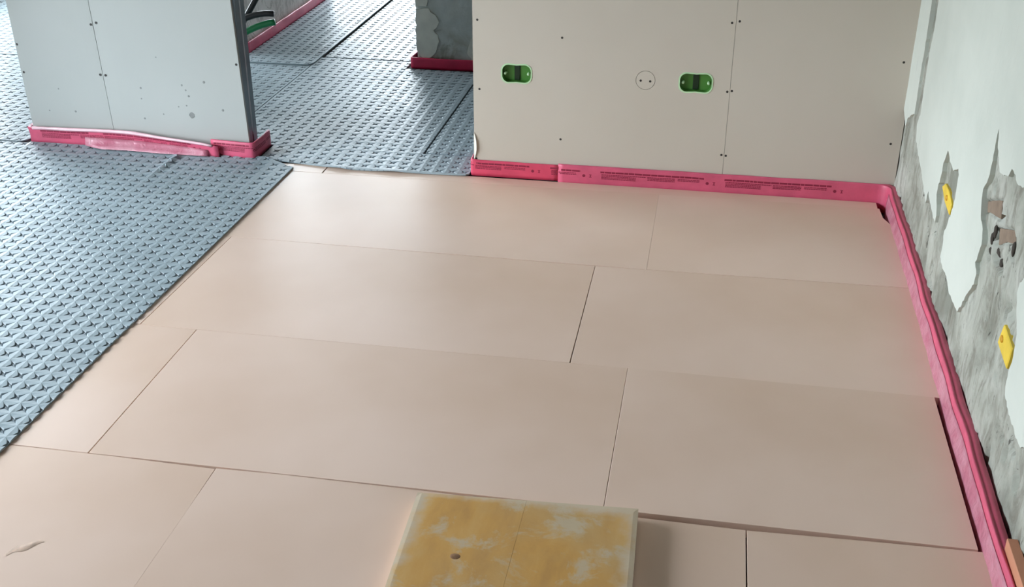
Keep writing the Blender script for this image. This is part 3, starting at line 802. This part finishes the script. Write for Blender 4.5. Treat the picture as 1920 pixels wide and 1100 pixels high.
add_strip(sB, 'long printed pink edge strip turning the corner from the back wall to the right wall', PINK, [(0.020 + 0.43*k - 0.30, 0.020 + 0.43*k + 0.13) for k in range(0, 3)], film=film_r)
# stub wall, right piece: wraps the steel end
pathC = [(-1.515, 1.284)] + [(-1.372, 1.272)] + arc(-1.356, 1.289, 0.017, 270, 352, 5) + [(-1.336, 1.345), (-1.338, 1.43)]
sC = Strip(pathC[::1], 0.066, 0.009, 0.002, 0.002, seed=3)
add_strip(sC, 'short pink edge strip wrapped round the steel end of the stub wall', PINK, [(0.012, 0.20)])
# stub wall, left piece: comes loose and leans out from the wall
def lean_l(p, u): return 0.004 + 0.010*max(0, (p.x + 2.05))**1.0
def ztop_l(p, u):
    t = (p.x + 2.25)/0.78
    return 0.007*math.sin(math.pi*min(1, t*1.05)) - 0.018*max(0, t-0.55)/0.45
pathD = [(-2.262, 1.345), (-2.258, 1.300), (-2.235, 1.291), (-2.0, 1.288), (-1.75, 1.285), (-1.60, 1.272), (-1.478, 1.262)]
sD = Strip(pathD, 0.068, 0.008, 0.006, 0.004, lean=lean_l, ztop=ztop_l, seed=4)
def film_l(st, i):
    p = st.p[i]
    if p.x < -2.03 or p.x > -1.50: return None
    u = st.u[i]; w = 0.5 + 0.5*noise.noise(Vector((u*11, 3.1, 0))); w2 = noise.noise(Vector((u*34, 2.2, 0)))
    k = min(1, (p.x + 2.03)/0.08) * min(1, (-1.50 - p.x)/0.25 + 0.15)
    top = st.front(i, 0.55, 0.001); a = st.front(i, 0.40, 0.004 + 0.006*w*k); b = st.front(i, 0.22, 0.006 + (0.014 + 0.005*w2)*k); c = st.front(i, 0.10, 0.006 + (0.026 + 0.006*w + 0.004*w2)*k)
    return [top, a, b, c]
add_strip(sD, 'crinkled pink edge strip peeling away from the foot of the stub wall', PINK, [(0.10, 0.34), (0.36, 0.79)], film=film_l, lip=lambda p: -2.235 < p.x < -1.48)
# column and hall wall
pathE = [(-1.074, 3.0), (-1.082, 2.62)] + arc(-1.064, 2.585, 0.020, 184, 270, 5) + [(-0.95, 2.562), (-0.60, 2.564), (-0.32, 2.564)]
add_strip(Strip(pathE, 0.055, 0.009, 0.003, 0.003, seed=5), 'dark crimson edge strip round the foot of the concrete column', PINK_DEEP)
pathF = [(-1.912, 3.99), (-1.910, 3.5), (-1.908, 2.66), (-1.93, 2.64)]
pathF = pathF[::-1]
sF = Strip([(x, y) for x, y in pathF], 0.062, 0.010, 0.004, 0.004, seed=6)
sF.n = [Vector((abs(n.x), n.y)) if abs(n.x) > 0.5 else n for n in sF.n]
add_strip(sF, 'pale pink edge strip along the left wall of the hall', PINK)

# ------------------------------------------------------------------ offcut standing in the near right corner
bm = bmesh.new(); add_box(bm, -0.010, 0.010, -0.30, 0.0, 0.0, 0.105, 0.001)
o = tag(obj('insulation_offcut', bm, m_simple('orange_foam', srgb(206, 142, 112), 0.6)), 'orange-pink foam offcut standing behind the edge strip at the near right corner', 'foam offcut')
o.location = (0.929, -0.655, -0.02)

# ------------------------------------------------------------------ conduits behind the stub wall
def bez(p0, p1, p2, n=18):
    p0, p1, p2 = Vector(p0), Vector(p1), Vector(p2)
    return [p0*(1-t)**2 + p1*2*t*(1-t) + p2*t*t for t in [k/n for k in range(n+1)]]
def conduit(pts, r, mat_, label, name='conduit'):
    bm = bmesh.new(); n = 12
    add_tube(bm, pts, r, n, True)
    tag(obj(name, bm, mat_, None, True), label, 'conduit', 'cut conduit ends behind the stub wall')
conduit(bez((-1.86, 1.90, 0.13), (-1.68, 1.98, 0.385), (-1.505, 2.0, 0.368)), 0.0125, BLACKP, 'black conduit stub arching over the green one behind the stub wall')
conduit(bez((-1.86, 1.87, 0.10), (-1.66, 1.98, 0.315), (-1.503, 2.0, 0.334)), 0.0135, GREENP, 'green conduit stub with a cut end behind the stub wall')
conduit(bez((-1.86, 1.93, 0.10), (-1.70, 2.02, 0.20), (-1.52, 2.05, 0.55)), 0.0125, BLACKP, 'black conduit rising steeply out of the picture behind the stub wall')

# ------------------------------------------------------------------ yellow formwork sheet
fe = tag(empty('formwork_sheet', (0, -0.90, 0.0)), 'worn yellow formwork sheet with cement crust lying on the pink boards', 'formwork sheet')
bpy.context.view_layer.update()
def ply_plank(pts, outer):
    """pts xy outline; edges: flags of the outer rim per side -> uv.x = distance from the sheet's rim"""
    bm = bmesh.new(); uvl = bm.loops.layers.uv.new('UVMap')
    nx, ny = 24, 40
    g = []
    for i in range(nx+1):
        c = []
        for j in range(ny+1):
            s, t = i/nx, j/ny
            a = Vector(pts[0]).lerp(Vector(pts[1]), s); b = Vector(pts[3]).lerp(Vector(pts[2]), s); p = a.lerp(b, t)
            z = 0.027 + 0.0005*noise.noise(Vector((p.x*20, p.y*20, 1)))
            if j in (0, ny) or (i == 0 and outer < 0) or (i == nx and outer > 0): z -= 0.0012
            c.append(bm.verts.new((p.x, p.y, z)))
        g.append(c)
    for i in range(nx):
        for j in range(ny): bm.faces.new((g[i][j], g[i+1][j], g[i+1][j+1], g[i][j+1]))
    be = [e for e in bm.edges if e.is_boundary]
    ex = bmesh.ops.extrude_edge_only(bm, edges=be)
    lo = [v for v in ex['geom'] if isinstance(v, bmesh.types.BMVert)]
    for v in lo: v.co.z = 0.0015
    bm.faces.new([e for e in lo]) if False else None
    for f in bm.faces:
        for l in f.loops:
            x, y = l.vert.co.x, l.vert.co.y
            l[uvl].uv = (max(0.0, min(x + 0.240, 0.225 - x, -0.604 - y - (0.009 if x > -0.01 else 0))), y)
    return bm
wchild('plank', ply_plank([(-0.218, -1.20), (-0.0109, -1.20), (-0.0109, -0.622), (-0.240, -0.634)], -1), PLY, fe)
wchild('plank', ply_plank([(-0.0105, -1.20), (0.236, -1.20), (0.2195, -0.609), (-0.0105, -0.6215)], 1), PLY, fe)
KNOT = m_simple('dark_knot', srgb(148, 108, 74), 0.7, 0.2, 90)
bm = bmesh.new()
bmesh.ops.create_uvsphere(bm, u_segments=16, v_segments=8, radius=1, matrix=Matrix.Translation((-0.118, -0.822, 0.0268)) @ Matrix.Diagonal((0.011, 0.009, 0.0012, 1)))
wchild('knot', bm, KNOT, fe, True)
